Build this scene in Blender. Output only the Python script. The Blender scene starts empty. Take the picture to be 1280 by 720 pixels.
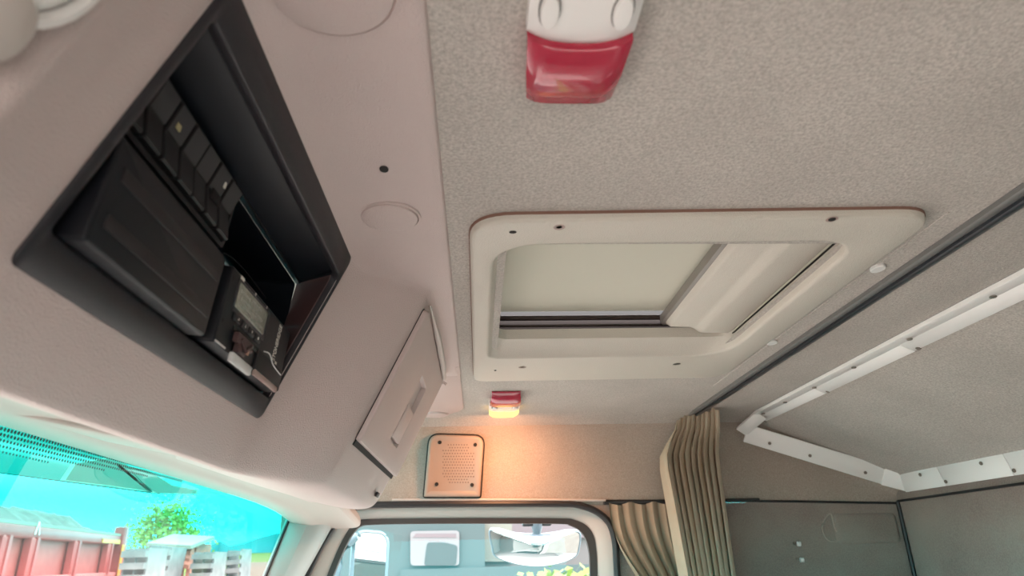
import bpy, bmesh, math, random
from mathutils import Vector, Matrix
random.seed(7)
S = bpy.context.scene
COL = S.collection
V = Vector
PI = math.pi

# ------------------------------------------------------------------ camera
F = 850.0                                   # focal length in pixels of a 1280 wide frame
cY = V((598 - 640, 360 - 697, -F)).normalized()          # world Y (across the cab) seen from the camera
q = (-42 - 337 * 0.005) / F
cX = V((1, 0.005, q)).normalized(); cX = (cX - cX.dot(cY) * cY).normalized()
cZ = cX.cross(cY)
cam = bpy.data.cameras.new('camera'); cam_ob = bpy.data.objects.new('camera', cam); COL.objects.link(cam_ob)
cam_ob.matrix_world = Matrix((cX, cY, cZ)).to_4x4()
cam.sensor_width = 36; cam.lens = 36 * F / 1280; cam.clip_start = 0.01; cam.clip_end = 500
cam.dof.use_dof = True; cam.dof.focus_distance = 1.1; cam.dof.aperture_fstop = 8
S.camera = cam_ob

# ------------------------------------------------------------------ world and exposure
W = bpy.data.worlds.new('sky'); S.world = W; W.use_nodes = True
nt = W.node_tree; nt.nodes.clear()
wo = nt.nodes.new('ShaderNodeOutputWorld'); bg = nt.nodes.new('ShaderNodeBackground')
tc = nt.nodes.new('ShaderNodeTexCoord'); sx = nt.nodes.new('ShaderNodeSeparateXYZ'); cr = nt.nodes.new('ShaderNodeValToRGB')
nt.links.new(tc.outputs['Generated'], sx.inputs[0]); nt.links.new(sx.outputs['Z'], cr.inputs[0])
nt.links.new(cr.outputs[0], bg.inputs[0]); nt.links.new(bg.outputs[0], wo.inputs[0])
cr.color_ramp.elements[0].position = 0.0; cr.color_ramp.elements[0].color = (0.035, 0.92, 1.0, 1)
e_ = cr.color_ramp.elements.new(0.08); e_.color = (0.05, 0.90, 1.0, 1); cr.color_ramp.elements[-1].position = 0.26; cr.color_ramp.elements[-1].color = (0.97, 0.97, 1.0, 1)
bg.inputs[1].default_value = 2.7
S.view_settings.view_transform = 'Standard'; S.view_settings.look = 'None'
S.view_settings.gamma = 1; S.view_settings.use_curve_mapping = False
S.view_settings.exposure = 1.65
S.cycles.max_bounces = 12; S.cycles.diffuse_bounces = 8; S.cycles.transparent_max_bounces = 16
S.cycles.sample_clamp_indirect = 10

# ------------------------------------------------------------------ measuring helpers: where a sight line meets a real plane
def ray(x, y):
    v = V((x - 640, 360 - y, -F)); return V((v.dot(cX), v.dot(cY), v.dot(cZ)))
def aX(x, y, X): r = ray(x, y); return r * (X / r.x)
def aY(x, y, Y): r = ray(x, y); return r * (Y / r.y)
def aZ(x, y, Z): r = ray(x, y); return r * (Z / r.z)

# ------------------------------------------------------------------ materials
def mat(name, col, rough=0.6, noise=None, bump=None, spec=0.5, metal=0.0, coat=0.0):
    """noise=(scale, col2, contrast)  bump=(kind, scale, strength)"""
    m = bpy.data.materials.new(name); m.use_nodes = True
    n = m.node_tree; b = n.nodes['Principled BSDF']
    b.inputs['Base Color'].default_value = (*col, 1); b.inputs['Roughness'].default_value = rough
    b.inputs['Metallic'].default_value = metal
    b.inputs['Specular IOR Level'].default_value = spec; b.inputs['Coat Weight'].default_value = coat
    t = n.nodes.new('ShaderNodeTexCoord')
    if noise:
        sc, c2, w = noise
        a = n.nodes.new('ShaderNodeTexNoise'); a.inputs['Scale'].default_value = sc; a.inputs['Detail'].default_value = 6
        r = n.nodes.new('ShaderNodeValToRGB'); r.color_ramp.elements[0].position = 0.5 - w; r.color_ramp.elements[1].position = 0.5 + w
        r.color_ramp.elements[0].color = (*col, 1); r.color_ramp.elements[1].color = (*c2, 1)
        n.links.new(t.outputs['Object'], a.inputs['Vector']); n.links.new(a.outputs['Fac'], r.inputs[0])
        n.links.new(r.outputs[0], b.inputs['Base Color'])
    if bump:
        k, sc, st = bump
        if k == 'vor':
            a = n.nodes.new('ShaderNodeTexVoronoi'); o = a.outputs['Distance']
        else:
            a = n.nodes.new('ShaderNodeTexNoise'); a.inputs['Detail'].default_value = 3; o = a.outputs['Fac']
        a.inputs['Scale'].default_value = sc
        bp = n.nodes.new('ShaderNodeBump'); bp.inputs['Strength'].default_value = st; bp.inputs['Distance'].default_value = 0.002
        n.links.new(t.outputs['Object'], a.inputs['Vector']); n.links.new(o, bp.inputs['Height'])
        n.links.new(bp.outputs[0], b.inputs['Normal'])
    return m

def fabric_mat(name, c1, c2, stain, stw=0.35):
    """two-scale mottled felt with a fine pile"""
    m = mat(name, c1, 0.95, noise=(330, c2, 0.2), bump=('noise', 520, 0.45), spec=0.15)
    n = m.node_tree; b = n.nodes['Principled BSDF']; src = b.inputs['Base Color'].links[0].from_socket
    t = [x for x in n.nodes if x.type == 'TEX_COORD'][0]
    a = n.nodes.new('ShaderNodeTexNoise'); a.inputs['Scale'].default_value = 7; a.inputs['Detail'].default_value = 5
    r = n.nodes.new('ShaderNodeMapRange'); r.inputs['From Min'].default_value = 0.35; r.inputs['From Max'].default_value = 0.7
    r.inputs['To Max'].default_value = stw
    mx = n.nodes.new('ShaderNodeMix'); mx.data_type = 'RGBA'; mx.inputs['B'].default_value = (*stain, 1)
    n.links.new(t.outputs['Object'], a.inputs['Vector']); n.links.new(a.outputs['Fac'], r.inputs['Value'])
    n.links.new(r.outputs[0], mx.inputs['Factor']); n.links.new(src, mx.inputs['A'])
    n.links.new(mx.outputs['Result'], b.inputs['Base Color'])
    return m

M = {}
M['headliner'] = fabric_mat('headliner_fabric', (0.375, 0.345, 0.315), (0.60, 0.56, 0.515), (0.345, 0.315, 0.285))
M['wall'] = fabric_mat('wall_fabric', (0.33, 0.275, 0.235), (0.46, 0.39, 0.335), (0.29, 0.24, 0.20))
M['rear'] = fabric_mat('rear_fabric', (0.215, 0.165, 0.145), (0.30, 0.238, 0.21), (0.34, 0.30, 0.26), 0.6)
M['console'] = mat('console_plastic', (0.55, 0.455, 0.435), 0.46, noise=(9, (0.59, 0.485, 0.46), 0.3), bump=('vor', 800, 0.35), spec=0.5)
M['panel'] = mat('panel_plastic', (0.50, 0.45, 0.435), 0.55, bump=('vor', 900, 0.15))
M['beige'] = mat('hatch_plastic', (0.575, 0.54, 0.475), 0.5, bump=('vor', 700, 0.25))
M['trim'] = mat('trim_plastic', (0.52, 0.465, 0.43), 0.5)
M['pillar'] = mat('pillar_plastic', (0.42, 0.41, 0.39), 0.5, bump=('vor', 700, 0.1))
M['black'] = mat('black_plastic', (0.007, 0.008, 0.012), 0.42, bump=('vor', 1200, 0.12), spec=0.28)
M['bezel'] = mat('bezel_plastic', (0.028, 0.026, 0.031), 0.36, bump=('vor', 1200, 0.15), spec=0.28)
M['niche'] = mat('niche_plastic', (0.004, 0.0065, 0.011), 0.36, spec=0.28)
M['switch'] = mat('switch_plastic', (0.017, 0.016, 0.018), 0.45, spec=0.28)
M['switch2'] = mat('switch_gloss', (0.015, 0.017, 0.024), 0.3)
M['rib'] = mat('rib_plastic', (0.024, 0.020, 0.022), 0.5, spec=0.28)
M['ink'] = mat('white_print', (0.75, 0.72, 0.66), 0.6)
M['silver'] = mat('silver_trim', (0.7, 0.7, 0.7), 0.3, metal=0.3)
M['lcd'] = mat('lcd_grey_green', (0.24, 0.25, 0.21), 0.25, noise=(260, (0.32, 0.33, 0.28), 0.15))
M['hole'] = mat('dark_hole', (0.008, 0.007, 0.006), 0.8)
M['rubber'] = mat('black_rubber', (0.018, 0.017, 0.018), 0.5)
M['brownseal'] = mat('brown_seal', (0.035, 0.022, 0.018), 0.5)
M['railblack'] = mat('rail_black', (0.02, 0.024, 0.03), 0.3)
M['railgrey'] = mat('rail_grey', (0.16, 0.16, 0.155), 0.4)
M['white'] = mat('white_strip', (0.86, 0.85, 0.83), 0.4)
M['lampwhite'] = mat('lamp_white', (0.78, 0.76, 0.74), 0.35)
M['screw'] = mat('screw_metal', (0.25, 0.22, 0.19), 0.4, metal=0.6)
M['redlens'] = mat('red_lens', (0.36, 0.013, 0.04), 0.14, noise=(25, (0.46, 0.035, 0.07), 0.3), coat=0.5)
M['curtain'] = mat('curtain_cloth', (0.50, 0.41, 0.31), 0.85, noise=(14, (0.43, 0.35, 0.265), 0.3), bump=('noise', 700, 0.3), spec=0.15)
M['curtain2'] = mat('curtain_cloth_brown', (0.36, 0.28, 0.20), 0.85, noise=(14, (0.30, 0.23, 0.17), 0.3), bump=('noise', 700, 0.3), spec=0.15)
M['clear'] = mat('white_clip', (0.72, 0.72, 0.70), 0.3)
M['leaf'] = mat('leaf_green', (0.20, 0.26, 0.05), 0.7)
M['bark'] = mat('bark', (0.12, 0.08, 0.05), 0.9)

def add_mat(name, emis=None, strength=1, trans=None):
    m = bpy.data.materials.new(name); m.use_nodes = True; n = m.node_tree; n.nodes.clear()
    return m, n, n.nodes.new('ShaderNodeOutputMaterial')
def glass_mat(name, tint, gloss=0.06, rough=0.0):
    m, n, o = add_mat(name)
    t = n.nodes.new('ShaderNodeBsdfTransparent'); t.inputs[0].default_value = (*tint, 1)
    g = n.nodes.new('ShaderNodeBsdfGlossy'); g.inputs['Roughness'].default_value = rough
    x = n.nodes.new('ShaderNodeMixShader'); x.inputs[0].default_value = gloss
    n.links.new(t.outputs[0], x.inputs[1]); n.links.new(g.outputs[0], x.inputs[2]); n.links.new(x.outputs[0], o.inputs[0])
    return m, n, t
M['doorglass'] = glass_mat('door_glass', (0.90, 0.97, 0.97), 0.02)[0]
M['visorglass'] = glass_mat('tinted_acrylic', (0.02, 0.14, 0.12), 0.10, 0.1)[0]
# windshield: teal shade band along its top edge, clear below, printed dot border
ws, n, tr = glass_mat('windshield_glass', (1, 1, 1), 0.05)
M['windshield'] = ws
t = n.nodes.new('ShaderNodeTexCoord'); s3 = n.nodes.new('ShaderNodeSeparateXYZ'); n.links.new(t.outputs['Object'], s3.inputs[0])
rmp = n.nodes.new('ShaderNodeValToRGB'); mr = n.nodes.new('ShaderNodeMapRange')
mr.inputs['From Min'].default_value = -0.01; mr.inputs['From Max'].default_value = 0.065
n.links.new(s3.outputs['Z'], mr.inputs['Value']); n.links.new(mr.outputs[0], rmp.inputs[0])
rmp.color_ramp.elements[0].color = (0.97, 0.97, 0.95, 1); rmp.color_ramp.elements[1].color = (0.10, 0.72, 0.64, 1)
e = rmp.color_ramp.elements.new(0.6); e.color = (0.36, 0.93, 0.88, 1)
n.links.new(rmp.outputs[0], tr.inputs[0])

MIRROR = mat('mirror_glass', (0.85, 0.87, 0.88), 0.03, metal=1.0); M['mirror'] = MIRROR
m, n, o = add_mat('lit_lens'); em = n.nodes.new('ShaderNodeEmission')
em.inputs[0].default_value = (1.0, 0.60, 0.16, 1); em.inputs[1].default_value = .85
n.links.new(em.outputs[0], o.inputs[0]); M['litlens'] = m
m, n, o = add_mat('smoked_lid'); df = n.nodes.new('ShaderNodeBsdfDiffuse'); tl = n.nodes.new('ShaderNodeBsdfTranslucent')
df.inputs[0].default_value = (0.50, 0.48, 0.42, 1); tl.inputs[0].default_value = (0.10, 0.098, 0.085, 1)
mxs = n.nodes.new('ShaderNodeAddShader')
n.links.new(df.outputs[0], mxs.inputs[0]); n.links.new(tl.outputs[0], mxs.inputs[1]); n.links.new(mxs.outputs[0], o.inputs[0])
M['lid'] = m

# ------------------------------------------------------------------ mesh helpers
def empty(name, loc, label, cat, group=None):
    o = bpy.data.objects.new(name, None); COL.objects.link(o); o.location = loc; o.empty_display_size = 0.05
    tag(o, label, cat, group); return o
def tag(o, label=None, cat=None, group=None, kind=None):
    if label: o['label'] = label
    if cat: o['category'] = cat
    if group: o['group'] = group
    if kind: o['kind'] = kind
    return o
def wloc(o):
    p = V((0, 0, 0))
    while o is not None: p = p + o.location; o = o.parent
    return p

class MB:
    """collects shapes (world coordinates) for ONE mesh object"""
    def __init__(s): s.v = []; s.f = []
    def add(s, vs, fs):
        k = len(s.v); s.v += [V(p) for p in vs]; s.f += [tuple(i + k for i in f) for f in fs]; return s
    def loft(s, rings, closed=True, cap0=False, cap1=False):
        n = len(rings[0]); assert all(len(r) == n for r in rings), 'uneven rings'
        vs = [p for r in rings for p in r]; fs = []
        for i in range(len(rings) - 1):
            for j in range(n if closed else n - 1):
                a = i * n + j; b = i * n + (j + 1) % n
                fs.append((a, b, b + n, a + n))
        if cap0: fs.append(tuple(range(n)))
        if cap1: fs.append(tuple((len(rings) - 1) * n + j for j in range(n)))
        return s.add(vs, fs)
    def box(s, c, ax, ay, az, bev=0.0):
        """c centre; ax, ay, az half-axis vectors; optional chamfer of the four long edges"""
        c, ax, ay, az = V(c), V(ax), V(ay), V(az)
        if bev:
            bx = min(0.9, bev / ax.length); by = min(0.9, bev / ay.length); bz = min(0.9, bev / az.length)
            def ring(k, ins):
                X, Y = 1 - ins * bx, 1 - ins * by
                cx, cy = X - bx * 0.7, Y - by * 0.7
                return [c + ax * p + ay * r + az * k for p, r in ((X, cy), (cx, Y), (-cx, Y), (-X, cy), (-X, -cy), (-cx, -Y), (cx, -Y), (X, -cy))]
            return s.loft([ring(-1, 1), ring(-(1 - bz), 0), ring(1 - bz, 0), ring(1, 1)], True, True, True)
        vs = [c + ax * i + ay * j + az * k for k in (-1, 1) for j in (-1, 1) for i in (-1, 1)]
        return s.add(vs, [(0, 1, 3, 2), (4, 6, 7, 5), (0, 4, 5, 1), (2, 3, 7, 6), (0, 2, 6, 4), (1, 5, 7, 3)])
    def tube(s, pts, r, seg=8, caps=True, flat=1.0, up=None):
        pts = [V(p) for p in pts]; rings = []
        for i, p in enumerate(pts):
            d = (pts[min(i + 1, len(pts) - 1)] - pts[max(i - 1, 0)]).normalized()
            a = V(up) if up else (V((0, 0, 1)) if abs(d.z) < 0.9 else V((1, 0, 0)))
            u = d.cross(a).normalized(); w = u.cross(d)
            rr = r[i] if isinstance(r, (list, tuple)) else r
            rings.append([p + u * (rr * math.cos(2 * PI * k / seg)) + w * (rr * flat * math.sin(2 * PI * k / seg)) for k in range(seg)])
        return s.loft(rings, True, caps, caps)
    def disc(s, c, nrm, r, h, seg=16, u=None, ry=None, bev=0.3):
        """a low button: c on the surface, nrm outwards"""
        nrm = V(nrm).normalized(); u = V(u).normalized() if u else nrm.orthogonal().normalized(); w = nrm.cross(u)
        ry = ry or r
        def ring(k, z): return [V(c) + u * (r * k * math.cos(2 * PI * i / seg)) + w * (ry * k * math.sin(2 * PI * i / seg)) + nrm * z for i in range(seg)]
        return s.loft([ring(1, -0.0008), ring(1, h * (1 - bev)), ring(1 - 0.3 * bev, h * 0.96), ring(0.55, h)], True, False, True)
    def build(s, name, m, parent=None, smooth=True, subsurf=0, angle=40, loc=None):
        off = wloc(parent) if parent else V((0, 0, 0))
        if loc is not None: off = V(loc)
        me = bpy.data.meshes.new(name); me.from_pydata([tuple(p - off) for p in s.v], [], s.f)
        bm = bmesh.new(); bm.from_mesh(me); bmesh.ops.remove_doubles(bm, verts=bm.verts, dist=1e-6)
        bmesh.ops.recalc_face_normals(bm, faces=bm.faces)
        if smooth:
            for f in bm.faces: f.smooth = True
            for ed in bm.edges:
                if len(ed.link_faces) == 2 and ed.calc_face_angle(0) > math.radians(angle): ed.smooth = False
        bm.to_mesh(me); bm.free(); me.update()
        me.materials.append(M[m] if isinstance(m, str) else m)
        o = bpy.data.objects.new(name, me); COL.objects.link(o)
        if parent:
            o.parent = parent
            if loc is not None: o.location = V(loc) - wloc(parent)
        elif loc is not None: o.location = loc
        if subsurf:
            md = o.modifiers.new('sub', 'SUBSURF'); md.levels = subsurf; md.render_levels = subsurf
        return o

class Frame:
    def __init__(s, o, u, v, n): s.o, s.u, s.v, s.n = V(o), V(u), V(v), V(n)
    def p(s, a, b, c=0.0): return s.o + s.u * a + s.v * b + s.n * c
    def hit(s, x, y, lift=0.0):
        r = ray(x, y); o = s.o + s.n * lift; P = r * (o.dot(s.n) / r.dot(s.n)) - s.o
        return P.dot(s.u), P.dot(s.v)
def XZ(p0, p1):
    d = V((p1[0] - p0[0], 0, p1[1] - p0[1])).normalized()
    return Frame((p0[0], 0, p0[1]), (0, 1, 0), d, (d.z, 0, -d.x))
FA = XZ((-.231, .142), (-.148, .3235))      # console fascia: u across the cab, v up the face, n towards the driver
DV = XZ((-.222, .163), (-.205, .30))        # instrument face inside the niche
CB = XZ((-.155, .135), (-.066, .325))       # face of the passenger cabinet
CE = Frame((0, 0, .34), (1, 0, 0), (0, 1, 0), (0, 0, -1))   # ceiling, n downwards

def rrect(u0, v0, u1, v1, r, seg=5):
    if not isinstance(r, (list, tuple)): r = [r] * 4
    pts = []
    for (cx, cy, a0, rr) in ((u0 + r[0], v0 + r[0], 180, r[0]), (u1 - r[1], v0 + r[1], 270, r[1]), (u1 - r[2], v1 - r[2], 0, r[2]), (u0 + r[3], v1 - r[3], 90, r[3])):
        for k in range(seg + 1):
            a = math.radians(a0 + 90 * k / seg); pts.append((cx + rr * math.cos(a), cy + rr * math.sin(a)))
    return pts
def rquad(c, r, seg=6):
    """rounded polygon from corner points; r per corner"""
    pts = []; n = len(c)
    if not isinstance(r, (list, tuple)): r = [r] * n
    for i in range(n):
        P = V(c[i]).to_2d(); A = V(c[i - 1]).to_2d(); B = V(c[(i + 1) % n]).to_2d()
        a = (A - P).normalized() * r[i]; b = (B - P).normalized() * r[i]
        for k in range(seg + 1):
            t = k / seg; pts.append(tuple(P + a * (1 - t) ** 2 + b * t ** 2))
    return pts
def inset(pts, d):
    n = len(pts); out = []
    A = sum(pts[i][0] * pts[(i + 1) % n][1] - pts[(i + 1) % n][0] * pts[i][1] for i in range(n)); sg = 1 if A > 0 else -1
    for i in range(n):
        a = V(pts[i - 1]); b = V(pts[(i + 1) % n]); t = (b - a)
        if t.length < 1e-9: out.append(pts[i]); continue
        t.normalize(); out.append((pts[i][0] - t.y * d * sg, pts[i][1] + t.x * d * sg))
    return out
def plate(mb, fr, pts, w0, w1, bev=0.0015, cap=True, back=False):
    """rounded plate in a frame from depth w0 (back) to w1 (front)"""
    L = lambda P, w: [fr.p(a, b, w) for a, b in P]
    sgn = 1 if w1 > w0 else -1
    rings = [L(pts, w0), L(pts, w1 - sgn * bev), L(inset(pts, bev * 0.35), w1 - sgn * bev * 0.35), L(inset(pts, bev), w1)]
    return mb.loft(rings, True, back, cap)

def struct(o): o['kind'] = 'structure'; return o
def cr_spline(P, k=6, closed=False):
    P = [V(p) for p in P]; out = []; n = len(P)
    for i in range(n if closed else n - 1):
        a, b, c, d = (P[(i - 1) % n] if closed else P[max(i - 1, 0)]), P[i], P[(i + 1) % n], (P[(i + 2) % n] if closed else P[min(i + 2, n - 1)])
        for j in range(k):
            t = j / k; out.append(0.5 * ((2 * b) + (c - a) * t + (2 * a - 5 * b + 4 * c - d) * t * t + (3 * b - a - 3 * c + d) * t ** 3))
    if not closed: out.append(P[-1])
    return out

# ================================================================== STRUCTURE
# ---- ceiling (felt headliner) with the opening for the roof hatch
def drop(x): return 0 if x < .745 else (x - .745) * .46
CY_ = [-.55, -.2, .25, .72, 1.17, 1.45, 1.66, 1.72, 1.765, 1.80]
CZ_ = [.34, .34, .34, .34, .34, .34, .34, .3385, .333, .322]
CXs = [-.50, -.034, .035, .435, .55, .70, .735, .755, .80, .95, 1.09, 1.105, 1.115, 1.12, 1.14]
def cz(x, z):
    d = drop(min(x, 1.10)); k = (z - .12) / .22
    z = z - d * k
    if x > 1.10: z -= (x - 1.10) * 2.2 * k
    return z
mb = MB()
vs = [(x, y, cz(x, z)) for x in CXs for y, z in zip(CY_, CZ_)]; fs = []
ny = len(CY_)
for i in range(len(CXs) - 1):
    for j in range(ny - 1):
        if i == 2 and j == 3: continue
        a = i * ny + j; fs.append((a, a + 1, a + ny + 1, a + ny))
mb.add(vs, fs); struct(mb.build('ceiling', 'headliner', angle=60))

# ---- passenger side wall above the crease
mb = MB(); prof = [(1.80, .322), (1.822, .30), (1.834, .265), (1.84, .21), (1.843, .165), (1.845, .128)]
xs = [-.50, -.3, 0, .3, .55, .70, .745, .80, .95, 1.10, 1.12, 1.15]
mb.loft([[(x, y, cz(x, z) - (.014 * (x + .08) / 1.2 if z < .13 else 0)) for y, z in prof] for x in xs], closed=False)
struct(mb.build('wall_right', 'wall', angle=60))

# ---- lower passenger wall with the door opening; seal loops given at their real depths
seal_o = [(150, 1150), (300, 885), (372, 745), (388, 710), (404, 678), (421, 652), (434, 637), (452, 632), (500, 631), (600, 630), (700, 630), (724, 632), (746, 640), (761, 654), (768, 675), (770, 700), (772, 745), (776, 885), (786, 1150)]
band_o = [(180, 1150), (327, 885), (398, 745), (412, 712), (424, 684), (436, 662), (446, 651), (462, 649), (510, 648), (600, 647.5), (700, 648), (718, 650), (733, 657), (742, 670), (745, 688), (746, 705), (747, 745), (750, 885), (758, 1150)]
band_i = [(192, 1150), (336, 885), (406, 745), (419, 714), (431, 686), (441, 668), (451, 658), (466, 656), (512, 655), (600, 654.5), (698, 655), (712, 657), (724, 663), (732, 674), (736, 690), (737, 705), (738, 745), (741, 885), (749, 1150)]
loop = lambda P, Y: cr_spline([aY(x, y, Y) for x, y in P], 4)
L0 = loop(seal_o, 1.842); L1 = loop(band_o, 1.868); L2 = loop(band_i, 1.872)
mb = MB(); n0 = len(L0)
out = []
ztop = lambda x: .128 - .014 * (x + .08) / 1.2
zb = L0[0].z; s1 = int(n0 * .36); s2 = int(n0 * .68)
for i, p in enumerate(L0):
    if i < s1: t = i / s1; out.append(V((-.50, 1.846, zb + (ztop(-.5) - zb) * t)))
    elif i < s2: t = (i - s1) / (s2 - s1); x = -.50 + (1.12 + .50) * t; out.append(V((x, 1.846, ztop(x))))
    else: t = (i - s2) / (n0 - 1 - s2); out.append(V((1.12, 1.846, ztop(1.12) + (zb - ztop(1.12)) * t)))
mb.loft([out, [V((p.x, 1.846, p.z)) for p in L0]], closed=False)
struct(mb.build('wall_right_lower', 'rear'))
# door window frame, seals and glass
door = MB(); door.loft([L0, [p + V((0, .010, 0)) for p in L0], loop([((a[0] * .55 + b[0] * .45), (a[1] * .55 + b[1] * .45)) for a, b in zip(seal_o, band_o)], 1.852), L1], closed=False)
wf = struct(door.build('window_1', 'trim', angle=60))
mb = MB(); mb.tube([p - V((0, .004, 0)) for p in L0], .0085, 8, up=(0, 1, 0)); mb.build('outer_seal', 'rubber', wf)
mb = MB(); mb.loft([[p - V((0, .004, 0)) for p in L1], [p - V((0, .006, 0)) for p in L2], L2, [p + V((0, .012, 0)) for p in L2]], closed=False); mb.build('inner_seal', 'brownseal', wf)
mb = MB(); G = [p + V((0, .008, 0)) for p in L2]; half = len(G) // 2
mb.add(G, [tuple(range(len(G)))]); mb.build('pane', 'doorglass', wf, smooth=False)

# light lip of trim along the bottom of the felt wall
mb = MB(); pts = [aY(x, y, 1.838) for x, y in ((490, 625), (560, 624.5), (700, 625), (757, 625.5))]
mb.tube(pts, .0035, 6); o = struct(mb.build('trim_1', 'trim'))
mb = MB(); mb.tube([aY(x, y, 1.84) for x, y in ((757, 626), (850, 626), (1000, 627), (1128, 629))], .0032, 6); struct(mb.build('trim_2', 'rubber'))

# ---- rear wall
mb = MB(); ys = [-.55 + i * .2 for i in range(12)] + [1.846, 1.88]
rows = [.150, .05, -.2, -.5, -1.0]
mb.loft([[(1.12 - (.004 if z > .1 else 0) + .002 * math.sin(y * 9 + z * 7), y, z) for y in ys] for z in rows], closed=False)
struct(mb.build('wall_rear', 'rear', subsurf=1))
mb = MB(); mb.tube([(1.112, 1.838, .112), (1.114, 1.838, -.2), (1.116, 1.838, -1.0)], .005, 6); struct(mb.build('trim_3', 'rubber'))
mb = MB(); mb.tube([(1.112, 1.838, .113), (1.113, .6, .117), (1.113, -.5, .118)], .0032, 6); struct(mb.build('trim_4', 'rubber'))
# shallow pressed pocket shape in the felt of the passenger side wall
def on_wall(x, y, Y=1.846): p = aY(x, y, Y); return (p.x, p.z)
WR = Frame((0, 1.846, 0), (1, 0, 0), (0, 0, 1), (0, -1, 0))
pk = MB(); (ua, va), (ub, vb_) = on_wall(1046, 681), on_wall(1119, 640); P = rrect(ua, va, ub, vb_, .014, 6)
pk.loft([[WR.p(a, b, -.001) for a, b in rrect(ua, va, ub, vb_, .014, 6)], [WR.p(a, b, .004) for a, b in rrect(ua + .005, va + .005, ub - .005, vb_ - .005, .012, 6)], [WR.p(a, b, .006) for a, b in rrect(ua + .011, va + .011, ub - .011, vb_ - .011, .010, 6)]], True, False, True)
o = pk.build('felt_pad', 'rear', angle=80); tag(o, 'shallow raised felt pad on the side wall below the white strip', 'pad')
pk = MB(); loopp = cr_spline([WR.p(*on_wall(*a), .002) for a in ((1038, 642), (1029, 652), (1028, 664), (1036, 676), (1050, 674), (1043, 660))], 5, True)
pk.tube(loopp + [loopp[0]], .0022, 6, caps=False); o = pk.build('stain_ring', 'wall'); o.name = 'felt_piping'
tag(o, 'teardrop loop of raised felt piping on the rear side wall', 'piping')
hk = empty('coat_hook', aY(999, 690, 1.842), 'small metal hook bracket with two clips on the dark felt wall', 'hook')
for i, (x, y) in enumerate(((996, 680), (1000, 700))):
    c = aY(x, y, 1.843); b = MB(); b.box(c + V((.004, -.003, 0)), (.005, 0, 0), (0, .004, 0), (0, 0, .006), .0015); b.build('clip', 'clear', hk)
    b = MB(); b.disc(c + V((-.006, -.001, .002)), (0, -1, 0), .004, .003, 10); b.build('screw', 'screw', hk)

# ---- driver side wall with its window, floor, dashboard, bunk and seats (below and behind the photo)
mb = MB(); Yl = -.56
for x0, x1, z0, z1 in ((-.50, 1.14, .10, .36), (.52, 1.14, -1.35, .10), (-.50, .52, -1.35, -.42)): mb.box(((x0 + x1) / 2, Yl, (z0 + z1) / 2), ((x1 - x0) / 2, 0, 0), (0, .01, 0), (0, 0, (z1 - z0) / 2))
struct(mb.build('wall_left', 'wall', smooth=False))
mb = MB(); mb.box((.2, .65, -1.36), (.95, 0, 0), (0, 1.22, 0), (0, 0, .01)); M['carpet'] = mat('cab_carpet', (.27, .225, .21), .95); struct(mb.build('floor', 'carpet', smooth=False))
M['dash'] = mat('dash_plastic', (.48, .41, .385), .6); M['seatcloth'] = mat('seat_cloth', (.42, .33, .305), .9); M['mattress'] = mat('mattress_cloth', (.56, .51, .48), .9)
ds = empty('dashboard', (-.85, .65, -1.3), 'beige dashboard below the windshield', 'dashboard')
mb = MB(); mb.loft([[(x, y, z) for x, z in ((-.60, -1.34), (-.52, -.75), (-.60, -.56), (-.72, -.50), (-.86, -.52), (-.88, -1.34))] for y in (-.53, .65, 1.82)], True, True, True); mb.build('dash_body', 'dash', ds, angle=60)
bk = empty('lower_bunk', (.86, .65, -.9), 'sleeping bunk across the back of the cab, below the photo', 'bunk')
mb = MB(); mb.box((.86, .65, -.78), (.24, 0, 0), (0, 1.17, 0), (0, 0, .07), .03); mb.build('mattress', 'mattress', bk)
mb = MB(); mb.box((.87, .65, -1.10), (.23, 0, 0), (0, 1.17, 0), (0, 0, .245)); mb.build('bunk_base', 'dash', bk)
for yy, lb in ((0.0, 'driver seat, below the photo'), (1.35, 'passenger seat by the far door, below the photo')):
    st = empty('cab_seat', (.12, yy, -1.34), lb, 'seat', 'cab seats')
    mb = MB(); mb.box((.10, yy, -.90), (.24, 0, 0), (0, .25, 0), (0, 0, .09), .05); mb.build('seat_cushion', 'seatcloth', st)
    mb = MB(); mb.box((.40, yy, -.56), (.07, 0, 0), (0, .24, 0), (.04, 0, .32), .04); mb.build('backrest', 'seatcloth', st)
    mb = MB(); mb.box((.12, yy, -1.16), (.18, 0, 0), (0, .18, 0), (0, 0, .18), .02); mb.build('seat_base', 'rubber', st)

# ---- front header over the windshield and the glass
mb = MB(); ys = [-.55, -.1, .3, .6, .9, 1.2, 1.45, 1.62, 1.70, 1.80, 1.838]
def glass_top(y): return (-.45, .131 - .0145 * max(0, y - .4))
rings = []
for y in ys:
    gx, gz = glass_top(y)
    e_ = max(0, y - 1.55) * .12; h = gz - e_
    rings.append([(-.300, y, h + .03), (-.296, y, h + .012), (-.302, y, h + .001), (-.335, y, h + .001), (-.372, y, h + .001), (-.388, y, h - .002), (-.396, y, h - .007), (-.42, y, h - .006), (-.447, y, h - .003), (-.452, y, h + .004)])
mb.loft(rings, closed=False); struct(mb.build('trim_5', 'trim', subsurf=1))
GL = Frame((-.45, 0, .126), (0, 1, 0), V((-.18, 0, -1)).normalized(), V((1, 0, -.18)).normalized())
eT = GL.hit(361, 645); eB = GL.hit(330, 720); k = (eB[0] - eT[0]) / (eB[1] - eT[1])
w_ = MB(); vv = [-.02, .1, .3, .7]
w_.loft([[GL.p(-.6, v), GL.p(.2, v), GL.p(1.0, v), GL.p(eT[0] + k * (v - eT[1]), v)] for v in vv], closed=False)
gl = struct(w_.build('window_2', 'windshield', smooth=False))
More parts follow.
